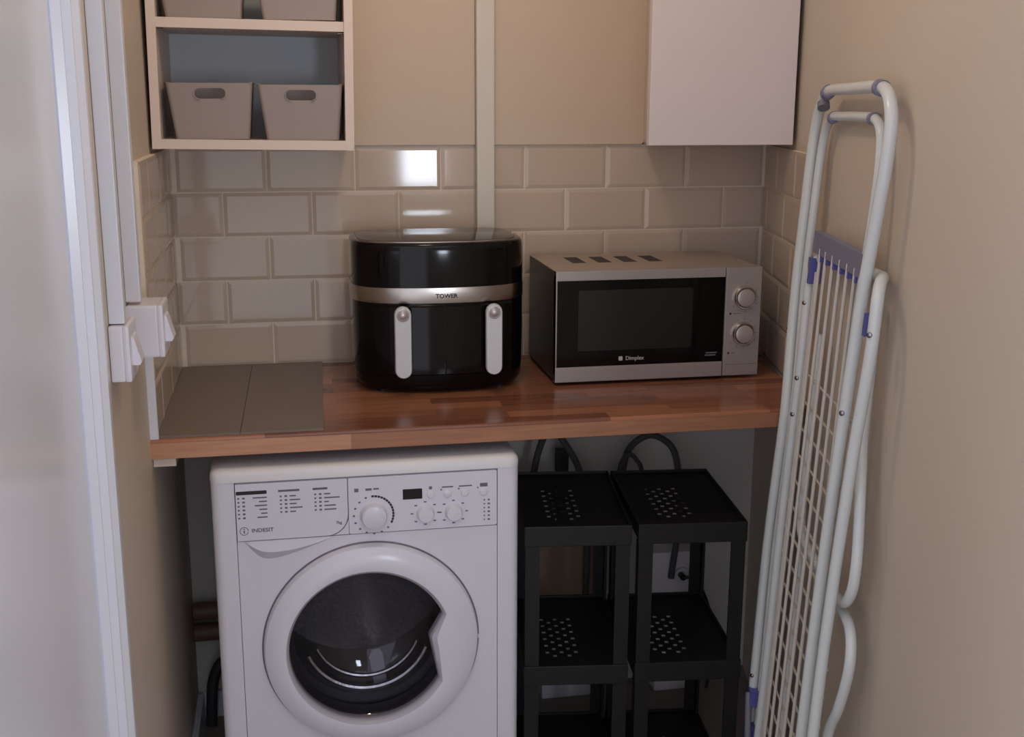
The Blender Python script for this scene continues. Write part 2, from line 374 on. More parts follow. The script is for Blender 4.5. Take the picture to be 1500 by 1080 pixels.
# ------------------------------------------------------------------ trunking and switches
o = MB().box(0.699, 0.741, -0.034, -0.0106, 0.0005, TOP - 0.002, 0.003).build('cable_trunking', 'trunk')
tag(o, 'cream vertical cable trunking running down the tiled wall behind the air fryer', 'trunking')
o = MB().box(-0.0115, 0.0115, -0.985, -0.96, 0.295, TOP - 0.002, 0.002).build('cable_trunking', 'trim')
tag(o, 'white trunking dropping to the switch box beside the door frame', 'trunking', 'trunking above the switches')
o = MB().box(-0.0115, 0.0125, -0.79, -0.765, 0.295, TOP - 0.002, 0.002).build('cable_trunking', 'trim')
tag(o, 'white trunking dropping to the switch box nearer the tiles', 'trunking', 'trunking above the switches')
def switch(y, x1, z0, z1, label):
    t = thing('wall_switch', label, 'switch', (-0.0115, y, z0), 'surface switches on the side wall')
    xm = x1 - 0.009
    MB().box(-0.0115, xm, y + 0.0006, y + 0.0874, z0 + 0.0006, z1 - 0.0006, 0.004).build('back_box', 'switch', t)
    MB().box(xm - 0.001, x1, y, y + 0.088, z0, z1, 0.005).build('face_plate', 'switch', t)
    zc = (z0 + z1) / 2
    mb = MB(); 
    pr = [(x1 - 0.001, zc + 0.024), (x1 + 0.003, zc + 0.022), (x1 + 0.013, zc - 0.016), (x1 + 0.010, zc - 0.021), (x1 - 0.001, zc - 0.021)]
    n = len(pr); ya, yb = y + 0.02, y + 0.06
    mb.add([(x, ya, z) for x, z in pr] + [(x, yb, z) for x, z in pr], [tuple(range(n)), tuple(range(2 * n - 1, n - 1, -1))] + [(i, n + i, n + (i + 1) % n, (i + 1) % n) for i in range(n)])
    mb.build('rocker', 'switch', t)
switch(-1.0, 0.0185, 0.208, 0.294, 'white surface switch box by the door frame')
switch(-0.80, 0.0475, 0.201, 0.290, 'white surface switch box beside the tiled edge')

# ------------------------------------------------------------------ wall shelf unit with storage boxes
su = thing('wall_shelf_unit', 'open cream wall cabinet with grey back panel holding four boxes', 'shelf unit', (0.196, -0.15, 0.5195))
X0, X1, YF, YB, ZB, ZT = -0.0055, 0.3985, -0.30, -0.0105, 0.5195, 1.30
MB().box(X0, X0 + 0.018, YF, YB, ZB, ZT, 0.0008).build('side_panel', 'carcass', su)
MB().box(X1 - 0.018, X1, YF, YB, ZB, ZT, 0.0008).build('side_panel', 'carcass', su)
MB().box(X0 + 0.018, X1 - 0.018, YF, YB, ZB + 0.0005, ZB + 0.0195).build('bottom_panel', 'carcass', su)
MB().box(X0 + 0.018, X1 - 0.018, YF, YB, ZT - 0.018, ZT).build('top_panel', 'carcass', su)
MB().box(X0 + 0.018, X1 - 0.018, YF + 0.005, YB - 0.006, 0.757, 0.7765).build('shelf', 'carcass', su)
MB().box(X0 + 0.018, X1 - 0.018, YF + 0.005, YB - 0.006, 1.02, 1.039).build('shelf', 'carcass', su)
MB().box(X0 + 0.018, X1 - 0.018, YB - 0.006, YB, ZB + 0.0195, ZT - 0.018).build('back_panel', 'greyback', su)
for zz in (0.7545,):
    for xx, dx in ((X0 + 0.018, 0.012), (X1 - 0.018, -0.012)):
        MB().cyl((xx, YF + 0.03, zz), (dx, 0, 0), 0.0025, 0.012, 10).build('shelf_pin', 'screw', su)
su.rotation_euler = (0, math.radians(0.75), 0)

def storage_box(label, x0, x1, z0, lean=0.0, grp='taupe storage boxes'):
    # tapered open tub: x0..x1 is the rim, z0 its base
    h = 0.112; yf, yb = -0.288, -0.135; cx = (x0 + x1) / 2; hw = (x1 - x0) / 2
    t = thing('storage_box', label, 'storage box', (cx, (yf + yb) / 2, z0), grp)
    def loop(k, ins, z):        # k: 0 base, 1 rim
        w = hw - 0.012 * (1 - k) - ins; f = yf + 0.010 * (1 - k) + ins; b = yb - 0.010 * (1 - k) - ins
        sh = lean * (1 - k)
        P_ = rrect(cx - w + sh, cx + w + sh, f, b, 0.0065 - ins * 0.5, 4)
        return [(x, y, z) for x, y in P_]
    mb = MB()
    # walls without the front (the front has the hand hole): build sides and back from full loops, then cut front
    zo = [z0, z0 + 0.004, z0 + h - 0.004, z0 + h]
    n = 20
    outer = [loop((z - z0) / h, 0.0, z) for z in zo]; inner = [loop((z - z0) / h, 0.0025, z) for z in (z0 + h, z0 + 0.004)]
    front = {n - 1}          # segment from last to first point spans the straight front
    def seg(LA, LB, skip):
        o_ = len(mb.v); mb.v.extend(LA); mb.v.extend(LB); m_ = len(LA)
        for i in range(m_):
            if skip and i in front: continue
            j = (i + 1) % m_; mb.f.append((o_ + i, o_ + j, o_ + m_ + j, o_ + m_ + i)); mb.sm.append(False)
    seg(outer[0], outer[1], True); seg(outer[1], outer[2], True); seg(outer[2], outer[3], True); seg(outer[3], inner[0], False); seg(inner[0], inner[1], True)
    o_ = len(mb.v); mb.v.extend(outer[0]); mb.f.append(tuple(range(o_, o_ + len(outer[0])))); mb.sm.append(False)
    o_ = len(mb.v); mb.v.extend(inner[1]); mb.f.append(tuple(range(o_, o_ + len(inner[1])))); mb.sm.append(False)
    # front plate with slot
    def plate(ins, loops_z):
        b0, b1 = loops_z[0], loops_z[1]      # base loop, rim loop
        A, B = Vector(b0[-1]), Vector(b0[0]); D, C = Vector(b1[-1]), Vector(b1[0])
        def at(x, z):      # point on the plate
            k = (z - A.z) / (D.z - A.z); l = A.lerp(D, k); r = B.lerp(C, k); return Vector((x, l.y, z))
        sl = stadium(cx + lean * 0.2, z0 + h - 0.021, 0.0305, 0.0102, 8)
        cs = (cx + lean * 0.2, z0 + h - 0.021)
        out = []
        corners = [(A.x, A.z), (B.x, B.z), (C.x, C.z), (D.x, D.z)]
        for x, z in sl:
            dx, dz = x - cs[0], z - cs[1]; best = None
            for q in range(4):
                p_, r_ = corners[q], corners[(q + 1) % 4]; ex, ez = r_[0] - p_[0], r_[1] - p_[1]
                den = dx * ez - dz * ex
                if abs(den) < 1e-12: continue
                tt = ((p_[0] - cs[0]) * ez - (p_[1] - cs[1]) * ex) / den; uu = ((p_[0] - cs[0]) * dz - (p_[1] - cs[1]) * dx) / den
                if tt > 0 and -1e-6 <= uu <= 1 + 1e-6 and (best is None or tt < best[0]): best = (tt, q)
            out.append((cs[0] + dx * best[0], cs[1] + dz * best[0], best[1]))
        o_ = len(mb.v); m_ = len(sl)
        mb.v.extend([at(x, z)[:] for x, z in sl]); mb.v.extend([at(x, z)[:] for x, z, _ in out])
        cidx = {}
        for q in range(4): cidx[q] = len(mb.v); mb.v.append(at(*corners[q])[:])
        for i in range(m_):
            j = (i + 1) % m_; qa, qb = out[i][2], out[j][2]
            f = [o_ + i, o_ + m_ + i]
            q = qa
            while q != qb: q = (q + 1) % 4; f.append(cidx[q])
            f += [o_ + m_ + j, o_ + j]; mb.f.append(tuple(f)); mb.sm.append(False)
        return [at(x, z)[:] for x, z in sl]
    s1 = plate(0, (outer[0], outer[3])); s2 = plate(0.0025, ([tuple(v) for v in inner[1]], [tuple(v) for v in inner[0]]))
    o_ = len(mb.v); mb.v.extend(s1); mb.v.extend(s2); m_ = len(s1)
    for i in range(m_): j = (i + 1) % m_; mb.f.append((o_ + i, o_ + j, o_ + m_ + j, o_ + m_ + i)); mb.sm.append(False)
    mb.build('tub', 'boxp', t)
    # moulded lip round the hand hole and the rim bead
    slot = stadium(cx + lean * 0.2, z0 + h - 0.021, 0.0318, 0.0115, 8)
    MB().tube([(x, yf + 0.0005, z) for x, z in slot], 0.0014, 6, closed=True).build('handle_rim', 'boxp', t)
    MB().tube(loop(1.0, 0.001, z0 + h), 0.002, 6, closed=True).build('rim', 'boxp', t)
    return t
storage_box('taupe plastic storage box on the bottom shelf by the switch wall', 0.0265, 0.197, 0.5405, 0.002)
storage_box('taupe plastic storage box on the bottom shelf nearer the trunking', 0.2065, 0.378, 0.5375, 0.003)
storage_box('taupe plastic storage box on the middle shelf by the switch wall', 0.0185, 0.190, 0.7785, 0.003)
storage_box('taupe plastic storage box on the middle shelf nearer the trunking', 0.208, 0.378, 0.7775, 0.003)

# ------------------------------------------------------------------ wall cupboard
cp = thing('wall_cupboard', 'white wall cupboard hung above the microwave', 'cupboard', (1.2, -0.16, 0.525))
fl = Vector((1.036, -0.282, 0)); frr = Vector((1.3585, -0.282, 0)); bl_ = Vector((1.112, -0.0105, 0)); br_ = Vector((wallR(0.03, 0.004, 0).x, -0.0105, 0))
frr = Vector((wallR(0.282 / math.cos(WA), 0.004, 0).x, -0.282, 0))
def quad(a, b, c, d, z0, z1): return [(q.x, q.y, z0) for q in (a, b, c, d)] + [(q.x, q.y, z1) for q in (a, b, c, d)]
MB().hexa(quad(fl, frr, br_, bl_, 0.527, 1.30)).build('carcass', 'carcass', cp)
MB().box(1.0335, 1.3675, -0.303, -0.284, 0.5245, 1.302, 0.0015).build('door', 'cupdoor', cp)

# ------------------------------------------------------------------ air fryer
af = thing('air_fryer', 'black dual-drawer air fryer with steel band and pale handles', 'air fryer', (0.576, -0.21, 0))
AX, AY = 0.576, -0.198
def af_front(u, y, s_): return y - (0.028 * (1 - u * u) * min(1, -s_ * 2.5) if s_ < 0 else 0)
def afl(sc_w, sc_d, z, n=96, ex=4.2, dy=0.0):
    L = []
    for k in range(n):
        a = 2 * math.pi * k / n; c, s_ = math.cos(a), math.sin(a)
        L.append((AX + 0.189 * sc_w * math.copysign(abs(c) ** (2 / ex), c), af_front(math.copysign(abs(c) ** (2 / ex), c), AY + dy + 0.128 * sc_d * math.copysign(abs(s_) ** (2 / ex), s_), s_), z))
    return L
MB().loft([afl(.90, .90, 0.006), afl(.95, .95, 0.012), afl(.985, .985, 0.024), afl(.992, .992, 0.05), afl(1, 1, 0.12), afl(1, 1, 0.199)]).build('body', 'blackgloss', af)
MB().loft([afl(1.004, 1.004, 0.1995), afl(1.006, 1.006, 0.2005), afl(1.006, 1.006, 0.2315), afl(1.004, 1.004, 0.2325)]).build('steel_band', 'steel', af)
MB().loft([afl(1.0, 1.0, 0.233), afl(1.0, 1.0, 0.305), afl(.997, .993, 0.316), afl(.988, .98, 0.3225), afl(.972, .96, 0.3255), afl(.95, .93, 0.3265)]).build('hood', 'blackgloss', af)
MB().loft([afl(.92, .86, 0.3264, dy=0.006), afl(.92, .86, 0.328, dy=0.006), afl(.905, .84, 0.3286, dy=0.006)]).build('top_panel', 'blackgloss', af)
MB().tube([(x, y, z) for x, y, z in afl(.935, .89, 0.3268, dy=0.005)], 0.0014, 6, closed=True).build('top_trim', 'steel', af)
for fx, fy in ((-.13, -.09), (.13, -.09), (-.13, .09), (.13, .09)):
    MB().cyl((AX + fx, AY + fy, 0), (0, 0, 1), 0.014, 0.008, 16).build('foot', 'black', af)
# front surface of the body at a given x
def af_y(x, k=1.0):
    c = min(1, abs(x - AX) / (0.189 * k)); return AY - 0.128 * k * (1 - c ** 4.2) ** (1 / 4.2) - 0.028 * (1 - c * c)
def drawer(xa, xb, z0, z1, proud):
    n = 16; mb = MB(); L = []
    for z, pr in ((z0, 0.0), (z0 + 0.004, proud), (z1 - 0.004, proud), (z1, 0.0)):
        L.append([(xa + (xb - xa) * i / n, af_y(xa + (xb - xa) * i / n) - pr, z) for i in range(n + 1)])
    mb.loft(L, False, False, True, closed=False)
    for e in (0, n):           # side edges
        xx = L[0][e][0]; yy = af_y(xx)
        mb.add([L[0][e], L[1][e], L[2][e], L[3][e], (xx, yy + 0.004, z1), (xx, yy + 0.004, z0)], [(0, 1, 2, 3, 4, 5)])
    return mb
dw = []
for k, (xa, xb) in enumerate(((0.428, 0.5745), (0.5785, 0.725))):
    d_ = drawer(xa, xb, 0.042, 0.196, 0.005).build('drawer', 'blackgloss', af); dw.append(d_)
for k, hx in enumerate((0.4855, 0.6805)):
    d_ = dw[k]; yy = af_y(hx) - 0.022
    st = stadium(hx, 0.1205, 0.0178, 0.0775, 10)
    lo = [[(x, yy + 0.004, z) for x, z in stadium(hx, 0.1205, 0.0165, 0.076, 10)], [(x, yy + 0.001, z) for x, z in st], [(x, yy - 0.006, z) for x, z in st], [(x, yy - 0.009, z) for x, z in stadium(hx, 0.1205, 0.0160, 0.0757, 10)]]
    MB().loft(lo).build('handle', 'handle', d_)
    MB().box(hx - 0.010, hx + 0.010, yy + 0.002, yy + 0.024, 0.15, 0.19).build('handle_mount', 'black', d_)
    MB().lathe((hx, yy - 0.009, 0.180), (0, -1, 0), [(0.0135, -0.0005), (0.0135, 0.0015), (0.0115, 0.0022), (0.0110, 0.0010), (0.010, 0.0015), (0.007, 0.0040), (0.003, 0.0052), (0.0005, 0.0055)], 28, False, True).build('release_button', 'knobcap', d_)
tx = 0.581
lettering('TOWER', tx, af_y(tx, 1.006) - 0.0008, 0.2145, 0.0125, 'printdark', af, bold=0.0002, sx=1.05)

# ------------------------------------------------------------------ microwave
mw = thing('microwave', 'silver microwave oven with black glass door and two round dials', 'microwave', (1.068, -0.16, 0))
x0, x1, yf, yb, z0, z1 = 0.8245, 1.300, -0.330, -0.045, 0.008, 0.2560
MB().box(x0 + 0.003, x1 - 0.003, yf + 0.032, yb, z0, z1 - 0.003).build('cavity_casing', 'black', mw)
MB().box(x0 + 0.001, x1 - 0.001, yf + 0.026, yb, z1 - 0.003, z1, 0.0012).build('top_cover', 'silvertop', mw)
MB().box(x0 + 0.0005, x0 + 0.003, yf + 0.026, yb, z0 + 0.002, z1 - 0.003).build('side_cover', 'black', mw)
MB().box(x1 - 0.003, x1 - 0.0005, yf + 0.026, yb, z0 + 0.002, z1 - 0.003).build('side_cover', 'black', mw)
MB().box(x0 + 0.001, x0 + 0.0045, yf + 0.0215, yf + 0.0255, z0 + 0.004, z1 - 0.004).build('seal_strip', 'steel', mw)
for (fx, fy) in ((x0 + 0.04, yf + 0.06), (x1 - 0.04, yf + 0.06), (x0 + 0.04, yb - 0.04), (x1 - 0.04, yb - 0.04)):
    MB().cyl((fx, fy, 0), (0, 0, 1), 0.012, 0.009, 14).build('foot', 'black', mw)
XD = 1.2135
dr = MB().box(x0, XD, yf + 0.002, yf + 0.022, z0 + 0.002, z1).build('door', 'blackgloss', mw)
MB().box(x0, XD, yf, yf + 0.02, z1 - 0.0205, z1 + 0.0005, 0.0015).build('door_rail', 'silver', dr)
MB().box(x0, XD, yf, yf + 0.02, z0, z0 + 0.034, 0.0015).build('door_rail', 'silver', dr)
MB().box(x0, x0 + 0.003, yf + 0.0005, yf + 0.02, z0 + 0.02, z1 - 0.01).build('door_edge', 'steel', dr)
MB().slab(rrect(0.876, 1.139, 0.0775, 0.2135, 0.004), yf + 0.0014, yf + 0.004).build('window', 'mwwin', dr)
cpn = MB().box(XD + 0.002, x1, yf, yf + 0.028, z0, z1 + 0.0005, 0.002).build('control_panel', 'silver', mw)
for kz in (0.1885, 0.1055):
    kx = 1.2595
    kb = MB().lathe((kx, yf, kz), (0, -1, 0), [(0.0275, -0.001), (0.0275, 0.002), (0.0265, 0.0095), (0.0245, 0.0125), (0.0225, 0.0120)], 40).build('dial', 'chrome', cpn)
    MB().lathe((kx, yf - 0.0105, kz), (0, -1, 0), [(0.0205, 0.0), (0.0200, 0.0034), (0.0190, 0.0040), (0.0005, 0.0040)], 40, False, True).build('dial_cap', 'knobcap', kb)
    pm = MB()
    for q in range(11):
        a = math.radians(-50 + 28 * q); r_ = 0.0325
        cx_, cz_ = kx + r_ * math.sin(a), kz + r_ * math.cos(a)
        pm.box(cx_ - 0.0013, cx_ + 0.0013, yf - 0.0003, yf + 0.001, cz_ - 0.0009, cz_ + 0.0009)
    pm.build('dial_marks', 'print', cpn)
for (lx, lz, w_) in ((1.2285, 0.1515, 0.017), (1.2275, 0.0605, 0.008)):
    MB().slab(stadium(lx, lz, 0.0026, 0.0026), yf - 0.0004, yf + 0.001).build('dial_symbol', 'printdark', cpn)
    MB().box(lx + 0.006, lx + 0.006 + w_, yf - 0.0003, yf + 0.001, lz - 0.001, lz + 0.0006).build('dial_print', 'print', cpn)
MB().box(XD + 0.008, x1 - 0.004, yf - 0.0002, yf + 0.001, 0.0335, 0.0345).build('release_button_gap', 'print', cpn)
lettering('Dimplex', 1.007, yf + 0.001, 0.0575, 0.0125, 'printpale', mw, bold=0.0001)
MB().slab(rrect(0.970, 0.979, 0.053, 0.0625, 0.002), yf + 0.0012, yf + 0.003).build('logo_mark', 'printpale', mw)
for (a_, b_, c_) in ((1.174, 1.200, 0.063), (1.172, 1.198, 0.0575)):
    MB().box(a_, b_, yf + 0.0012, yf + 0.003, c_ - 0.0014, c_ + 0.0014).build('door_print', 'print', dr)
for q in range(4):
    vx = 0.893 + q * 0.0608
    mb = MB()
    for r_ in range(6):
        yy = -0.20 + r_ * 0.0165
        mb.box(vx, vx + 0.032, yy, yy + 0.0115, z1 - 0.001, z1 + 0.0004)
    mb.build('vent_slots', 'printdark', mw)

# ------------------------------------------------------------------ washing machine
wm = thing('washing_machine', 'white front-loading washing machine under the worktop', 'washing machine', (0.39, -0.35, FZ))
X0, X1, YF, YB, Z0, Z1 = 0.0925, 0.6875, -0.617, -0.10, FZ + 0.012, -0.062
CX, CZ, RO = 0.3895, -0.4375, 0.2125
# cabinet sides / back / base with rounded front uprights
for sx, xa in ((1, X0), (-1, X1)):
    pr = [(xa, YB), (xa, YF + 0.018)]
    for k in range(6):
        a = math.radians(90 * k / 5); pr.append((xa + sx * 0.018 * (1 - math.cos(a)), YF + 0.018 - 0.018 * math.sin(a)))
    pr += [(xa + sx * 0.044, YF), (xa + sx * 0.044, YF + 0.006), (xa + sx * 0.02, YF + 0.02), (xa + sx * 0.004, YF + 0.03), (xa + sx * 0.004, YB)]
    MB().prism(pr if sx > 0 else pr[::-1], Z0, Z1 - 0.022, smooth=True).build('side_panel', 'white', wm)
MB().box(X0 + 0.005, X1 - 0.005, YB - 0.004, YB, Z0, Z1 - 0.02).build('back_panel', 'white', wm)
MB().box(X0 + 0.005, X1 - 0.005, YF + 0.03, YB - 0.004, Z0, Z0 + 0.004).build('base_panel', 'white', wm)
for fx in (X0 + 0.06, X1 - 0.06):
    for fy in (YF + 0.06, YB - 0.06):
        MB().cyl((fx, fy, FZ), (0, 0, 1), 0.02, 0.0125, 16).build('foot', 'black', wm)
# top plate: rounded front drop
tp = []
for (ins, z) in ((0.000, Z1 - 0.024), (0.0, Z1 - 0.012), (0.003, Z1 - 0.005), (0.010, Z1 - 0.0005), (0.02, Z1)):
    tp.append([(x, y, z) for x, y in rrect(X0 - 0.001 + ins, X1 + 0.001 - ins, YF - 0.002 + ins, YB - ins * 0.3, 0.022, 5)])
MB().loft(tp).build('top_plate', 'whitetop', wm)
# front panel with round port
PX0, PX1, PZ0, PZ1 = X0 + 0.044, X1 - 0.044, Z0 + 0.06, -0.206
def ring_to_rect(cx, cz, r, x0, x1, z0, z1, y, n=96):
    mb = MB(); cs = [(x0, z0), (x1, z0), (x1, z1), (x0, z1)]; inner = []; outer = []
    angs = sorted(set([2 * math.pi * k / n for k in range(n)] + [math.atan2(b - cz, a - cx) % (2 * math.pi) for a, b in cs]))
    for a in angs:
        c, s_ = math.cos(a), math.sin(a); inner.append((cx + r * c, y, cz + r * s_))
        t_ = min(((x1 - cx) / c if c > 1e-9 else 1e9), ((x0 - cx) / c if c < -1e-9 else 1e9), ((z1 - cz) / s_ if s_ > 1e-9 else 1e9), ((z0 - cz) / s_ if s_ < -1e-9 else 1e9))
        outer.append((cx + t_ * c, y, cz + t_ * s_))
    back = [(x, y + 0.02, z) for x, _, z in inner]
    m_ = len(angs); mb.loft([outer, inner, back], False, False, False); return mb
ring_to_rect(CX, CZ, RO - 0.012, PX0 + 0.001, PX1 - 0.001, PZ0, PZ1, YF + 0.002).build('front_panel', 'white', wm)
MB().box(PX0 + 0.001, PX1 - 0.001, YF + 0.004, YF + 0.02, Z0, PZ0 - 0.002).build('kick_panel', 'white', wm)
MB().slab([(PX0 + 0.001, PZ1 + 0.001), (PX1 - 0.001, PZ1 + 0.001), (PX1 - 0.001, Z1 - 0.0255), (PX0 + 0.001, Z1 - 0.0255)], YF + 0.003, YF + 0.02).build('fascia_backing', 'seamgrey', wm)
# control panel (right) and detergent drawer (left)
cpl = MB().slab(rrect(0.3505, PX1 - 0.002, -0.2035, Z1 - 0.0275, 0.003, 2), YF - 0.002, YF + 0.006).build('control_panel', 'whitep', wm)
pz = []
for k in range(9):
    a = math.radians(-90 + 90 * k / 8); pz.append((0.3485 - 0.042 + 0.042 * math.cos(a), -0.2035 + 0.042 + 0.042 * math.sin(a)))
dpoly = [(PX0 + 0.002, -0.2035)] + pz + [(0.3485, Z1 - 0.0275), (PX0 + 0.002, Z1 - 0.0275)]
ddr = MB().slab(dpoly, YF - 0.003, YF + 0.006).build('detergent_drawer', 'whitep', wm)
# filler under the drawer's rounded corner
MB().slab([(0.3105, -0.2035), (0.3495, -0.2035), (0.3495, -0.165)] + [(0.3065 + 0.0445 * math.cos(math.radians(a)), -0.1615 + 0.0445 * math.sin(math.radians(a))) for a in (-12, -26, -40, -54, -68)], YF - 0.0015, YF + 0.005).build('panel_corner', 'whitep', wm)
# finger scoop beneath the drawer
sc_top = [(0.150, -0.2055), (0.19, -0.2055), (0.24, -0.2055), (0.285, -0.2055), (0.322, -0.2055)]
sc_bot = [(0.151, -0.2075), (0.180, -0.2395), (0.213, -0.2425), (0.268, -0.227), (0.321, -0.2075)]
top_l = [Vector((x, YF - 0.001, z)) for x, z in sc_top]; mid_l = [Vector((a[0] * .5 + b[0] * .5, YF - 0.010 * w_, a[1] * .45 + b[1] * .55)) for (a, b, w_) in zip(sc_top, sc_bot, (0, 1, 1, .8, 0))]
bot_l = [Vector((x, YF + 0.0015, z)) for x, z in sc_bot]
mb = MB(); mb.loft([spline(top_l, 6), spline(mid_l, 6), spline(bot_l, 6)], False, False, True, closed=False); mb.build('drawer_grip', 'lilac', wm)
def disc_print(mb, x, z, w, h, y): mb.box(x - w / 2, x + w / 2, y - 0.0003, y + 0.001, z - h / 2, z + h / 2)
yd = YF - 0.003; yc = YF - 0.002
# drawer print
MB().slab(rrect(0.1395, 0.1965, -0.1105, -0.1035, 0.001, 2), yd - 0.0004, yd + 0.001).build('print_header', 'printdark', ddr)
for c0, hdr, lens in ((0.139, None, (.026, .015, .023, .015, .012, .019)), (0.218, .04, (.012, .02, .013, .024, .011)), (0.283, .028, (.012, .03, .009, .022, .023))):
    pm = MB()
    if hdr: disc_print(pm, c0 + hdr / 2, -0.1065, hdr, 0.0042, yd)
    for i, L in enumerate(lens):
        zz = -0.1175 - i * 0.0079
        disc_print(pm, c0 + 0.0045, zz, 0.004, 0.0030, yd); disc_print(pm, c0 + 0.014, zz, 0.005, 0.0036, yd)
        xr = (0.1965 - L / 2) if hdr is None else c0 + 0.021 + L / 2
        disc_print(pm, xr, zz, L, 0.0026, yd)
    pm.build('programme_print', 'print', ddr)
lettering('INDESIT', 0.186, yd - 0.0001, -0.1835, 0.0105, 'print', ddr, bold=0.00025, sx=1.1)
lg = MB().tube([(0.1515 + 0.0078 * math.cos(2 * math.pi * k / 24), yd - 0.0001, -0.1835 + 0.0078 * math.sin(2 * math.pi * k / 24)) for k in range(24)], 0.0007, 5, closed=True)
lg.box(0.1503, 0.1527, yd - 0.0004, yd + 0.001, -0.1880, -0.1822).box(0.1503, 0.1527, yd - 0.0004, yd + 0.001, -0.1805, -0.1785)
lg.build('logo_mark', 'print', ddr)
lettering('7kg', 0.331, yd - 0.0001, -0.178, 0.008, 'print', ddr, bold=0.0002)
# main dial
DX, DZ = 0.3985, -0.167
dl = MB().lathe((DX, yc, DZ), (0, -1, 0), [(0.0275, -0.001), (0.0272, 0.001), (0.0255, 0.0025), (0.0245, 0.016), (0.0230, 0.0195), (0.0190, 0.0212), (0.0005, 0.0215)], 48, False, True).build('programme_dial', 'whitep', cpl)
pm = MB(); pdk = MB()
for q in range(16):
    a = math.radians(22.5 * q); cx_, cz_ = DX + 0.0385 * math.sin(a), DZ + 0.0385 * math.cos(a)
    if 0 <= q <= 5:
        pass
    else: pm.slab(stadium(cx_, cz_, 0.0024, 0.0019, 4), yc - 0.0004, yc + 0.001)
for q in range(14):
    a0, a1 = math.radians(-6 + 9 * q), math.radians(-6 + 9 * (q + 0.85)); ri, ro_ = 0.0362, 0.0402
    pdk.slab([(DX + ri * math.sin(a0), DZ + ri * math.cos(a0)), (DX + ri * math.sin(a1), DZ + ri * math.cos(a1)), (DX + ro_ * math.sin(a1), DZ + ro_ * math.cos(a1)), (DX + ro_ * math.sin(a0), DZ + ro_ * math.cos(a0))], yc - 0.0004, yc + 0.001)
pm.build('dial_numbers', 'print', cpl); pdk.build('dial_scale', 'printdark', cpl)
pm = MB(); disc_print(pm, 0.366, -0.115, 0.008, 0.007, yc); disc_print(pm, 0.3895, -0.1145, 0.012, 0.0045, yc); disc_print(pm, 0.404, -0.114, 0.011, 0.003, yc)
pm.build('panel_print', 'print', cpl)
for kx, kz in ((0.499, -0.170), (0.555, -0.1705)):
    MB().lathe((kx, yc, kz), (0, -1, 0), [(0.0178, -0.001), (0.0175, 0.001), (0.0163, 0.0025), (0.0155, 0.012), (0.0142, 0.0145), (0.0005, 0.0152)], 36, False, True).build('option_knob', 'whitep', cpl)
    pm = MB()
    for q in range(8):
        a = math.radians(45 * q); disc_print(pm, kx + 0.0262 * math.sin(a), kz + 0.0232 * math.cos(a), 0.0055, 0.0026, yc)
    pm.build('knob_marks', 'print', cpl)
MB().slab(rrect(0.4555, 0.4935, -0.1395, -0.1185, 0.001, 2), yc - 0.0006, yc + 0.001).build('display', 'display', cpl)
for bx, bw in ((0.510, 0.0075), (0.5435, 0.009), (0.5775, 0.008), (0.615, 0.008)):
    bz = -0.1325
    MB().lathe((bx, yc, bz), (0, -1, 0), [(bw, -0.001), (bw * .98, 0.0018), (bw * .8, 0.0032), (0.0003, 0.0036)], 24, False, True).build('button', 'whitep', cpl)
pm = MB()
for bx, w_, h_ in ((0.510, 0.006, 0.006), (0.5435, 0.022, 0.0026), (0.579, 0.026, 0.0026), (0.6155, 0.015, 0.0075)): disc_print(pm, bx, -0.1185, w_, h_, yc)
for bx in (0.531, 0.5655, 0.6035): disc_print(pm, bx, -0.1235, 0.003, 0.003, yc)
pm.build('button_print', 'print', cpl); pm = MB()
for q in range(6):
    disc_print(pm, 0.6165, -0.150 - 0.0082 * q, 0.003, 0.0026, yc); disc_print(pm, 0.6255, -0.150 - 0.0082 * q, 0.005 if q % 2 else 0.004, 0.0034, yc)
pm.build('progress_print', 'print', cpl)
# door
dor = MB()
def hole_r(a):      # inner edge of the ring; flattened by the pull on the right
    deg = (math.degrees(a) + 180) % 360 - 180
    pts = [(-180, .1575), (-31, .1575), (-30, .1575), (6, .1200), (22, .1560), (23, .1575), (180, .1575)]
    for (a0, r0), (a1, r1) in zip(pts[:-1], pts[1:]):
        if a0 <= deg <= a1:
            # straight chord between the two points
            p0 = (r0 * math.cos(math.radians(a0)), r0 * math.sin(math.radians(a0))); p1 = (r1 * math.cos(math.radians(a1)), r1 * math.sin(math.radians(a1)))
            if r0 == r1: return r0
            dx, dz = p1[0] - p0[0], p1[1] - p0[1]; c, s_ = math.cos(a), math.sin(a)
            return (p0[0] * dz - p0[1] * dx) / (c * dz - s_ * dx)
    return .1575
HX, HZ = CX - 0.006, CZ - 0.001
NR = 144
angs = [2 * math.pi * k / NR for k in range(NR)]
loops = []
prof = [(1.0, 0.0, 0.004), (1.0, 0.0, -0.006), (0.985, 0.0, -0.016), (0.955, 0, -0.020), (0.0, 0.62, -0.0265), (0.0, 0.22, -0.028), (0.0, 0.15, -0.0275), (0.0, 0.04, -0.023), (0.0, 0.0, -0.016), (0.0, -0.02, 0.0)]
for (ko, kh, y) in prof:
    L = []
    for a in angs:
        h = hole_r(a); hx, hz = HX + h * math.cos(a), HZ + h * math.sin(a)
        ox, oz = CX + RO * math.cos(a), CZ + RO * math.sin(a)
        if ko > 0: x, z = CX + RO * ko * math.cos(a), CZ + RO * ko * math.sin(a)
        else: x, z = hx + (CX + RO * .955 * math.cos(a) - hx) * kh, hz + (CZ + RO * .955 * math.sin(a) - hz) * kh
        L.append((x, YF + y, z))
    loops.append(L)
dring = dor.loft(loops[:7], False, False, True).build('door_ring', 'whitep', wm)
MB().loft(loops[6:], False, False, True).build('inner_rim', 'rimgrey', dring)
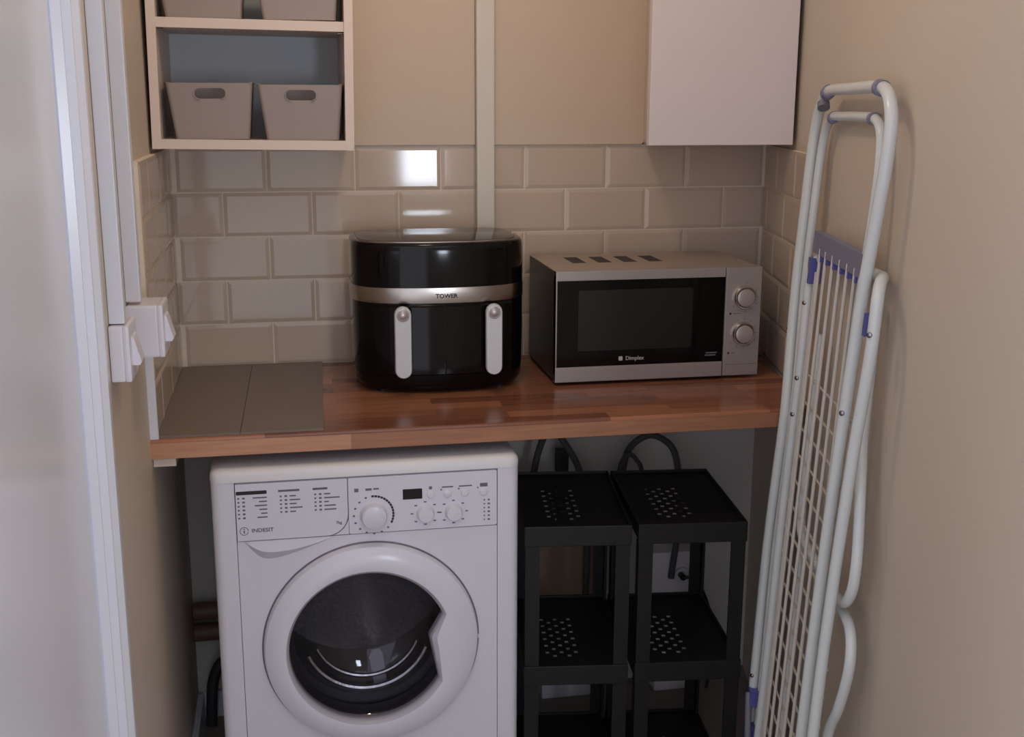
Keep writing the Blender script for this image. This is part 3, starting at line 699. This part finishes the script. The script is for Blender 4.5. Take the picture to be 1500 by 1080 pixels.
MB().tube([(CX + (RO + 0.001) * math.cos(a), YF + 0.0015, CZ + (RO + 0.001) * math.sin(a)) for a in angs], 0.0022, 6, closed=True).build('door_seam', 'gasket', dring)
# glass bowl, gasket and drum
gp = [(0.162, 0.0), (0.150, 0.012), (0.142, 0.05), (0.130, 0.085), (0.105, 0.105), (0.06, 0.116), (0.002, 0.119)]
MB().lathe((HX, YF - 0.012, HZ), (0, 1, 0), gp, 64).build('door_bowl', 'bowl', dring)
for rr_, yy_, rt_ in ((0.131, 0.066, 0.0060), (0.112, 0.082, 0.0045)):
    MB().tube([(HX + rr_ * math.cos(a), YF + yy_, HZ + rr_ * math.sin(a)) for a in [math.radians(-158 + 136 * k / 40) for k in range(41)]], rt_, 8).build('bowl_glint_arc', 'drum', dring)  # steel arcs added to stand in for bright reflections low in the bowl
cl = [[(HX + hole_r(a) * 1.01 * k * math.cos(a), YF - 0.013 - 0.008 * (1 - k * k), HZ + hole_r(a) * 1.01 * k * math.sin(a)) for a in angs] for k in (1.0, .85, .65, .4, .15)]
MB().loft(cl, False, True, True).build('door_glass', 'glass', dring)
MB().lathe((HX, YF - 0.006, HZ), (0, 1, 0), [(0.205, 0.012), (0.168, 0.012), (0.158, 0.004), (0.156, 0.02), (0.160, 0.055), (0.175, 0.07), (0.150, 0.078), (0.152, 0.095), (0.2, 0.1)], 64).build('door_gasket', 'rubber', wm)
drum = MB().lathe((HX, YF + 0.09, HZ), (0, 1, 0), [(0.16, 0.0), (0.235, 0.012), (0.24, 0.03), (0.24, 0.30), (0.22, 0.33), (0.12, 0.345), (0.002, 0.33)], 64).build('drum', 'drum', wm)
for q in range(3):
    a = math.radians(-80 + 120 * q); mb = MB(); c = Vector((math.cos(a), 0, math.sin(a))); tdir = Vector((-math.sin(a), 0, math.cos(a)))
    L = []
    for (yy, wd, hh) in ((0.10, 0.012, 0.004), (0.12, 0.03, 0.04), (0.30, 0.035, 0.055), (0.40, 0.02, 0.02)):
        base = Vector((HX, YF + yy, HZ)) + c * 0.238
        L.append([base - tdir * wd, base - tdir * wd * .45 - c * hh, base + tdir * wd * .45 - c * hh, base + tdir * wd])
    mb.loft([[p_[:] for p_ in l] for l in L]); mb.build('drum_paddle', 'drum', drum)

# ------------------------------------------------------------------ black plastic shelf racks
def shelf_rack(label, x0, x1, yf, yb, turn):
    t = thing('shelf_rack', label, 'shelf rack', (x0, yf, FZ), 'black shelf racks under the worktop')
    tiers = (-0.232, -0.545, -0.857)
    for zt in tiers:
        mb = MB(); nx, ny = 27, 43; w = (x1 - x0 - 0.012) / nx; d = (yb - yf - 0.012) / ny
        zp = zt - 0.006
        for i in range(nx):
            for j in range(ny):
                if 4 <= i < nx - 4 and 5 <= j < ny - 6 and 5 <= i < nx - 12 and j < ny - 14 and (i + (0 if (j // 2) % 2 else 2)) % 4 in (0,) and j % 2 == 0: continue
                xa, ya = x0 + 0.006 + i * w, yf + 0.006 + j * d
                mb.add([(xa, ya, zp), (xa + w, ya, zp), (xa + w, ya + d, zp), (xa, ya + d, zp)], [(0, 1, 2, 3)])
        mb.build('shelf_tray', 'blackmatte', t)
        rim = MB(); h = 0.044
        rim.box(x0, x1, yf, yf + 0.006, zt - h, zt, 0.002).box(x0, x1, yb - 0.006, yb, zt - h * .8, zt, 0.002)
        rim.box(x0, x0 + 0.006, yf + 0.006, yb - 0.006, zt - h * .8, zt, 0.002).box(x1 - 0.006, x1, yf + 0.006, yb - 0.006, zt - h * .8, zt, 0.002)
        rim.build('shelf_rim', 'blackmatte', t)
    pw, pd = 0.030, 0.030
    for a, b in ((tiers[0] - 0.045, tiers[1]), (tiers[1] - 0.045, tiers[2])):
        for (px_, sx) in ((x0 + 0.002, 1), (x1 - 0.002, -1)):
            for (py_, sy) in ((yf + 0.003, 1), (yb - 0.003, -1)):
                mb = MB()    # L-shaped corner post, a little wider at its foot
                for (ax, bx_, ay, by_) in ((0, pw, 0, 0.006), (0, 0.006, 0.006, pd)):
                    xs = sorted((px_ + sx * ax, px_ + sx * bx_)); ys = sorted((py_ + sy * ay, py_ + sy * by_))
                    mb.box(xs[0], xs[1], ys[0], ys[1], b - 0.001, a + 0.002)
                mb.build('post', 'blackmatte', t)
    for px_ in (x0 + 0.022, x1 - 0.022):
        for py_ in (yf + 0.022, yb - 0.022):
            MB().cyl((px_, py_, FZ), (0, 0, 1), 0.016, 0.05, 14, 0.019).build('foot', 'blackmatte', t)
    t.rotation_euler = (0, 0, math.radians(turn)); return t
shelf_rack('black plastic three-tier shelf rack beside the washing machine', 0.708, 0.930, -0.572, -0.212, -7.5)
shelf_rack('black plastic three-tier shelf rack beside the clothes airer', 0.943, 1.173, -0.600, -0.245, -6.0)

# ------------------------------------------------------------------ plumbing and boxes behind the racks
for k, zz in enumerate((-0.606, -0.662)):
    o = MB().tube([(-0.008, -0.032, zz), (0.40, -0.032, zz), (0.80, -0.032, zz)], 0.022, 14).build('water_pipe', 'copper')
    tag(o, ('upper brown pipe along the back wall beside the washing machine', 'lower brown pipe along the back wall beside the washing machine')[k], 'pipe', 'brown pipes behind the washing machine')
def hose(label, pts, r, m='hose'):
    o = MB().tube(spline(pts, 10), r, 10).build('hose', m); tag(o, label, 'hose', 'hoses at the back wall'); return o
hose('grey hose arching behind the shelf rack beside the washing machine', [(0.80, -0.10, -0.66), (0.815, -0.10, -0.40), (0.829, -0.10, -0.265), (0.850, -0.10, -0.19), (0.873, -0.10, -0.165), (0.895, -0.10, -0.19), (0.942, -0.10, -0.275), (0.965, -0.10, -0.40), (0.97, -0.08, -0.62)], 0.0085)
hose('large grey braided hose arch above the rack beside the airer', [(1.05, -0.085, -0.66), (1.053, -0.085, -0.40), (1.060, -0.085, -0.285), (1.078, -0.085, -0.228), (1.128, -0.085, -0.200), (1.181, -0.085, -0.228), (1.203, -0.085, -0.284), (1.215, -0.085, -0.40), (1.205, -0.06, -0.60)], 0.0085)
hose('small grey hose loop in front of the larger braided hose arch', [(1.03, -0.115, -0.64), (1.034, -0.115, -0.40), (1.041, -0.115, -0.284), (1.052, -0.115, -0.248), (1.067, -0.115, -0.238), (1.084, -0.115, -0.252), (1.100, -0.115, -0.287), (1.108, -0.115, -0.40), (1.11, -0.10, -0.62)], 0.006)
hose('dark grey drain hose standing in the back corner beside the washing machine', [(0.022, -0.06, FZ + 0.012), (0.025, -0.06, -0.84), (0.032, -0.055, -0.78), (0.055, -0.055, -0.735), (0.085, -0.055, -0.76), (0.10, -0.06, -0.86), (0.102, -0.06, FZ + 0.012)], 0.014, 'rubber')
vt = thing('pipe_valve', 'dark pipe valve behind the rack beside the washing machine', 'valve', (0.907, -0.06, -0.40))
MB().cyl((0.907, -0.06, -0.42), (0, 0, 1), 0.012, 0.13, 16).build('body', 'rubber', vt)
MB().box(0.892, 0.922, -0.075, -0.045, -0.292, -0.232, 0.004).build('handle', 'blackmatte', vt)
MB().box(0.895, 0.919, -0.0485, 0.0115, -0.41, -0.36, 0.003).build('wall_mount', 'rubber', vt)
o = MB().box(0.852, 1.04, -0.014, 0.0118, -0.70, -0.505, 0.002).build('pipe_board', 'board2'); tag(o, 'brown wooden board on the wall behind the rack beside the washing machine', 'board')
jb = thing('junction_box', 'white electrical box with black cable behind the rack beside the airer', 'electrical box', (1.22, 0.0, -0.72))
MB().box(1.155, 1.28, -0.045, 0.0118, -0.70, -0.535, 0.008).build('cover', 'switch', jb)
MB().cyl((1.24, -0.045, -0.60), (0, -1, 0), 0.022, 0.008, 24).build('outlet', 'trim', jb)
MB().cyl((1.235, -0.053, -0.597), (0, -1, 0), 0.0085, 0.02, 16).build('plug', 'black', jb)
MB().tube(spline([(1.235, -0.073, -0.597), (1.265, -0.085, -0.60), (1.300, -0.085, -0.67), (1.325, -0.085, -0.78), (1.315, -0.085, FZ + 0.05), (1.30, -0.10, FZ + 0.0045)], 8), 0.0042, 8).build('cable', 'black', jb)
o = MB().box(1.16, 1.262, -0.085, -0.03, FZ, -0.852, 0.008).build('socket_block', 'switch'); tag(o, 'white plastic socket block on the floor behind the rack beside the airer', 'socket')
o = MB().box(0.86, 1.0, -0.07, -0.012, FZ, -0.862, 0.004).build('floor_duct', 'trim'); tag(o, 'pale plastic duct on the floor behind the rack beside the washing machine', 'duct')

# ------------------------------------------------------------------ clothes airer, folded and leaning on the right wall
S0 = 0.3085     # s of the airer drawing is measured from a point on the wall line
ar = thing('clothes_airer', 'white folded clothes airer with blue clips leaning against the beige wall', 'clothes airer', wallR(0.88, 0.08, FZ)[:])
def A(s, z, w=0.0):
    """a point of the folded airer: s along the wall, z height, w nearer (+) or behind (-) the main frame"""
    return wallR(S0 - s, 0.020 + 0.053 * (0.7 - z) + w, z)[:]
def atube(name, pts, r, w=0.0, m='tube', n=12, sm=5, closed=False):
    return MB().tube(spline([A(q[0], q[1], q[2] if len(q) > 2 else w) for q in pts], sm), r, n).build(name, m, ar)
Lfoot = FZ + 0.010
atube('main_frame', [(-.345, Lfoot), (-.335, -.60), (-.318, -.306), (-.337, -.05), (-.338, .03), (-.312, .253), (-.315, .424), (-.318, .52), (-.330, .58), (-.362, .624), (-.41, .640), (-.56, .643), (-.72, .645), (-.782, .636), (-.818, .603), (-.826, .56), (-.821, .50), (-.805, .42), (-.786, .32), (-.772, .167), (-.757, -.05), (-.75, -.25), (-.750, -.494), (-.750, Lfoot)], 0.0105)
atube('inner_frame', [(-.36, Lfoot), (-.352, -.55), (-.336, -.306), (-.352, .026), (-.328, .253), (-.330, .42), (-.334, .50), (-.348, .56), (-.388, .590), (-.45, .594), (-.60, .596), (-.68, .594), (-.724, .575), (-.740, .53), (-.742, .47), (-.734, .377), (-.722, .262), (-.725, .10), (-.715, -.25), (-.715, Lfoot)], 0.0085, w=-0.014)
atube('wing_frame', [(-.392, -.82, -.010), (-.390, -.5, -.010), (-.380, -.2, -.010), (-.388, .085, -.010), (-.380, .26, -.010), (-.388, .312, -.014), (-.42, .336, -.030), (-.50, .340, -.034), (-.65, .341, -.034), (-.76, .345, -.032), (-.80, .348, -.024), (-.832, .343, -.012), (-.852, .320, -.005), (-.857, .268, -.004), (-.854, .22, -.004), (-.843, .143, -.004), (-.830, .047, -.004), (-.810, -.223, -.004), (-.807, -.46, -.004), (-.81, -.84, -.004)], 0.010)
# plastic end piece that carries the wires
def aplate(name, s0, s1, z0, z1, w0, w1, m):
    p = [A(s0, z0, w0), A(s1, z0, w0), A(s1, z0, w1), A(s0, z0, w1), A(s0, z1, w0), A(s1, z1, w0), A(s1, z1, w1), A(s0, z1, w1)]
    return MB().hexa(p).build(name, m, ar)
aplate('end_plate', -.745, -.400, .338, .378, -.020, -.004, 'bluegrey')
for k, s in enumerate((-.455, -.500, -.552, -.604, -.655, -.704)):
    atube('wire', [(s, .350), (s - 0.002, 0.0), (s - 0.004, -.40), (s - 0.004, -.80)], 0.0032, w=-0.006, m='wire', n=7, sm=1)
    aplate('wire_socket', s - .011, s + .011, .326, .340, -.019, -.005, 'blue')
for k, s in enumerate((-.385, -.415)):
    atube('wire', [(s, .30), (s, 0.0), (s - 0.004, -.40), (s - 0.004, -.80)], 0.0030, w=-0.012, m='wire', n=7, sm=1)
for k in range(16):
    z = .10 - .0545 * k
    atube('cross_wire', [(-.39, z), (-.60, z), (-.80, z)], 0.0026, w=-0.016, m='wire', n=6, sm=1)
# folded lower wings behind
atube('lower_wing_frame', [(-.77, .30), (-.772, .18), (-.779, .079), (-.797, .012), (-.828, -.094), (-.834, -.15), (-.822, -.187), (-.79, -.214), (-.74, -.222), (-.60, -.222), (-.48, -.220), (-.445, -.195), (-.437, -.14), (-.43, .02), (-.428, .18)], 0.0095, w=-0.032)
atube('leg_frame', [(-.75, Lfoot), (-.75, -.62), (-.769, -.475), (-.806, -.407), (-.834, -.328), (-.833, -.28), (-.81, -.252), (-.77, -.244), (-.70, -.243), (-.60, -.243), (-.48, -.243), (-.445, -.262), (-.437, -.31), (-.445, -.50), (-.45, Lfoot)], 0.0095, w=-0.042)
# clips, caps and screws
def collar(s, z, d, r, name='clip', m='blue', ln=0.012, w=0.0):
    c = Vector(A(s, z, w)); e = Vector(A(s + d[0], z + d[1], w)); ax = (e - c).normalized()
    MB().cyl(c - ax * ln / 2, ax, r, ln, 16).build(name, m, ar)
collar(-.395, .637, (1, -.25), .0135, m='bluegrey', ln=.016); collar(-.745, .643, (1, .1), .0135, m='bluegrey', ln=.020)
collar(-.675, .594, (1, .05), .0112, m='bluegrey', ln=.014, w=-.014); collar(-.400, .591, (1, -.2), .0112, m='bluegrey', ln=.012, w=-.014)
collar(-.371, .613, (.6, .8), .0118, m='gasket', ln=.012)
for q in ((-.392, .300, .022, .05, -.014), (-.825, .277, .014, .036, -.003), (-.352, -.635, .028, .035, 0.0), (-.352, -.715, .028, .035, 0.0)):
    s, z, ds, dz, w = q; hw_ = .006 if ds < .015 else .0115; aplate('clip', s - ds / 2, s + ds / 2, z - dz / 2, z + dz / 2, w - hw_, w + hw_, 'blue')
for (s, z, w) in ((-.857, .268, -.003), (-.770, .118, 0.0), (-.313, .17, 0.0), (-.380, .235, -.010), (-.388, .085, -.010), (-.386, .01, -.010), (-.335, -.59, 0.0), (-.342, -.675, 0.0)):
    c = Vector(A(s, z, w)) ; ax = (WN * 0.75 + WU * -0.66).normalized()
    MB().lathe(c + ax * 0.0088, ax, [(0.0048, 0), (0.0045, 0.002), (0.0025, 0.0035), (0.0003, 0.004)], 14, True, True).build('screw', 'screw', ar)
MB().tube([A(-.350, -.625, .012), A(-.395, -.73, .012), A(-.40, -.85, .012)], 0.007, 10).build('hinge_strut', 'gasket', ar)
for (s, w) in ((-.345, 0), (-.750, 0), (-.36, -.014), (-.715, -.014), (-.75, -.042), (-.45, -.042)):
    c = Vector(A(s, FZ + 0.001, w)); MB().cyl((c.x, c.y, FZ), (0, 0, 1), 0.012, 0.024, 12).build('rubber_foot', 'rubber', ar)

# ------------------------------------------------------------------ ceiling lamp just outside the picture
lp = thing('ceiling_lamp', 'round ceiling lamp over the alcove', 'lamp', (0.56, -0.84, TOP - 0.12))
MB().lathe((0.56, -0.84, TOP), (0, 0, -1), [(0.07, 0.0005), (0.07, 0.02), (0.03, 0.03), (0.02, 0.055)], 32, True, True).build('base', 'trim', lp)
MB().lathe((0.56, -0.84, TOP - 0.055), (0, 0, -1), [(0.018, 0.0), (0.03, 0.02), (0.036, 0.045), (0.028, 0.068), (0.012, 0.078), (0.001, 0.08)], 24).build('bulb', 'lampglass', lp)
ld = bpy.data.lights.new('lamp_light', 'POINT'); ld.energy = 5.5; ld.color = (1.0, 0.80, 0.58); ld.shadow_soft_size = 0.05
lo_ = bpy.data.objects.new('lamp_light', ld); COL.objects.link(lo_); lo_.location = (0.56, -0.84, TOP + ZC - 0.17)

for o in bpy.data.objects:
    if '_o' in o: del o['_o']
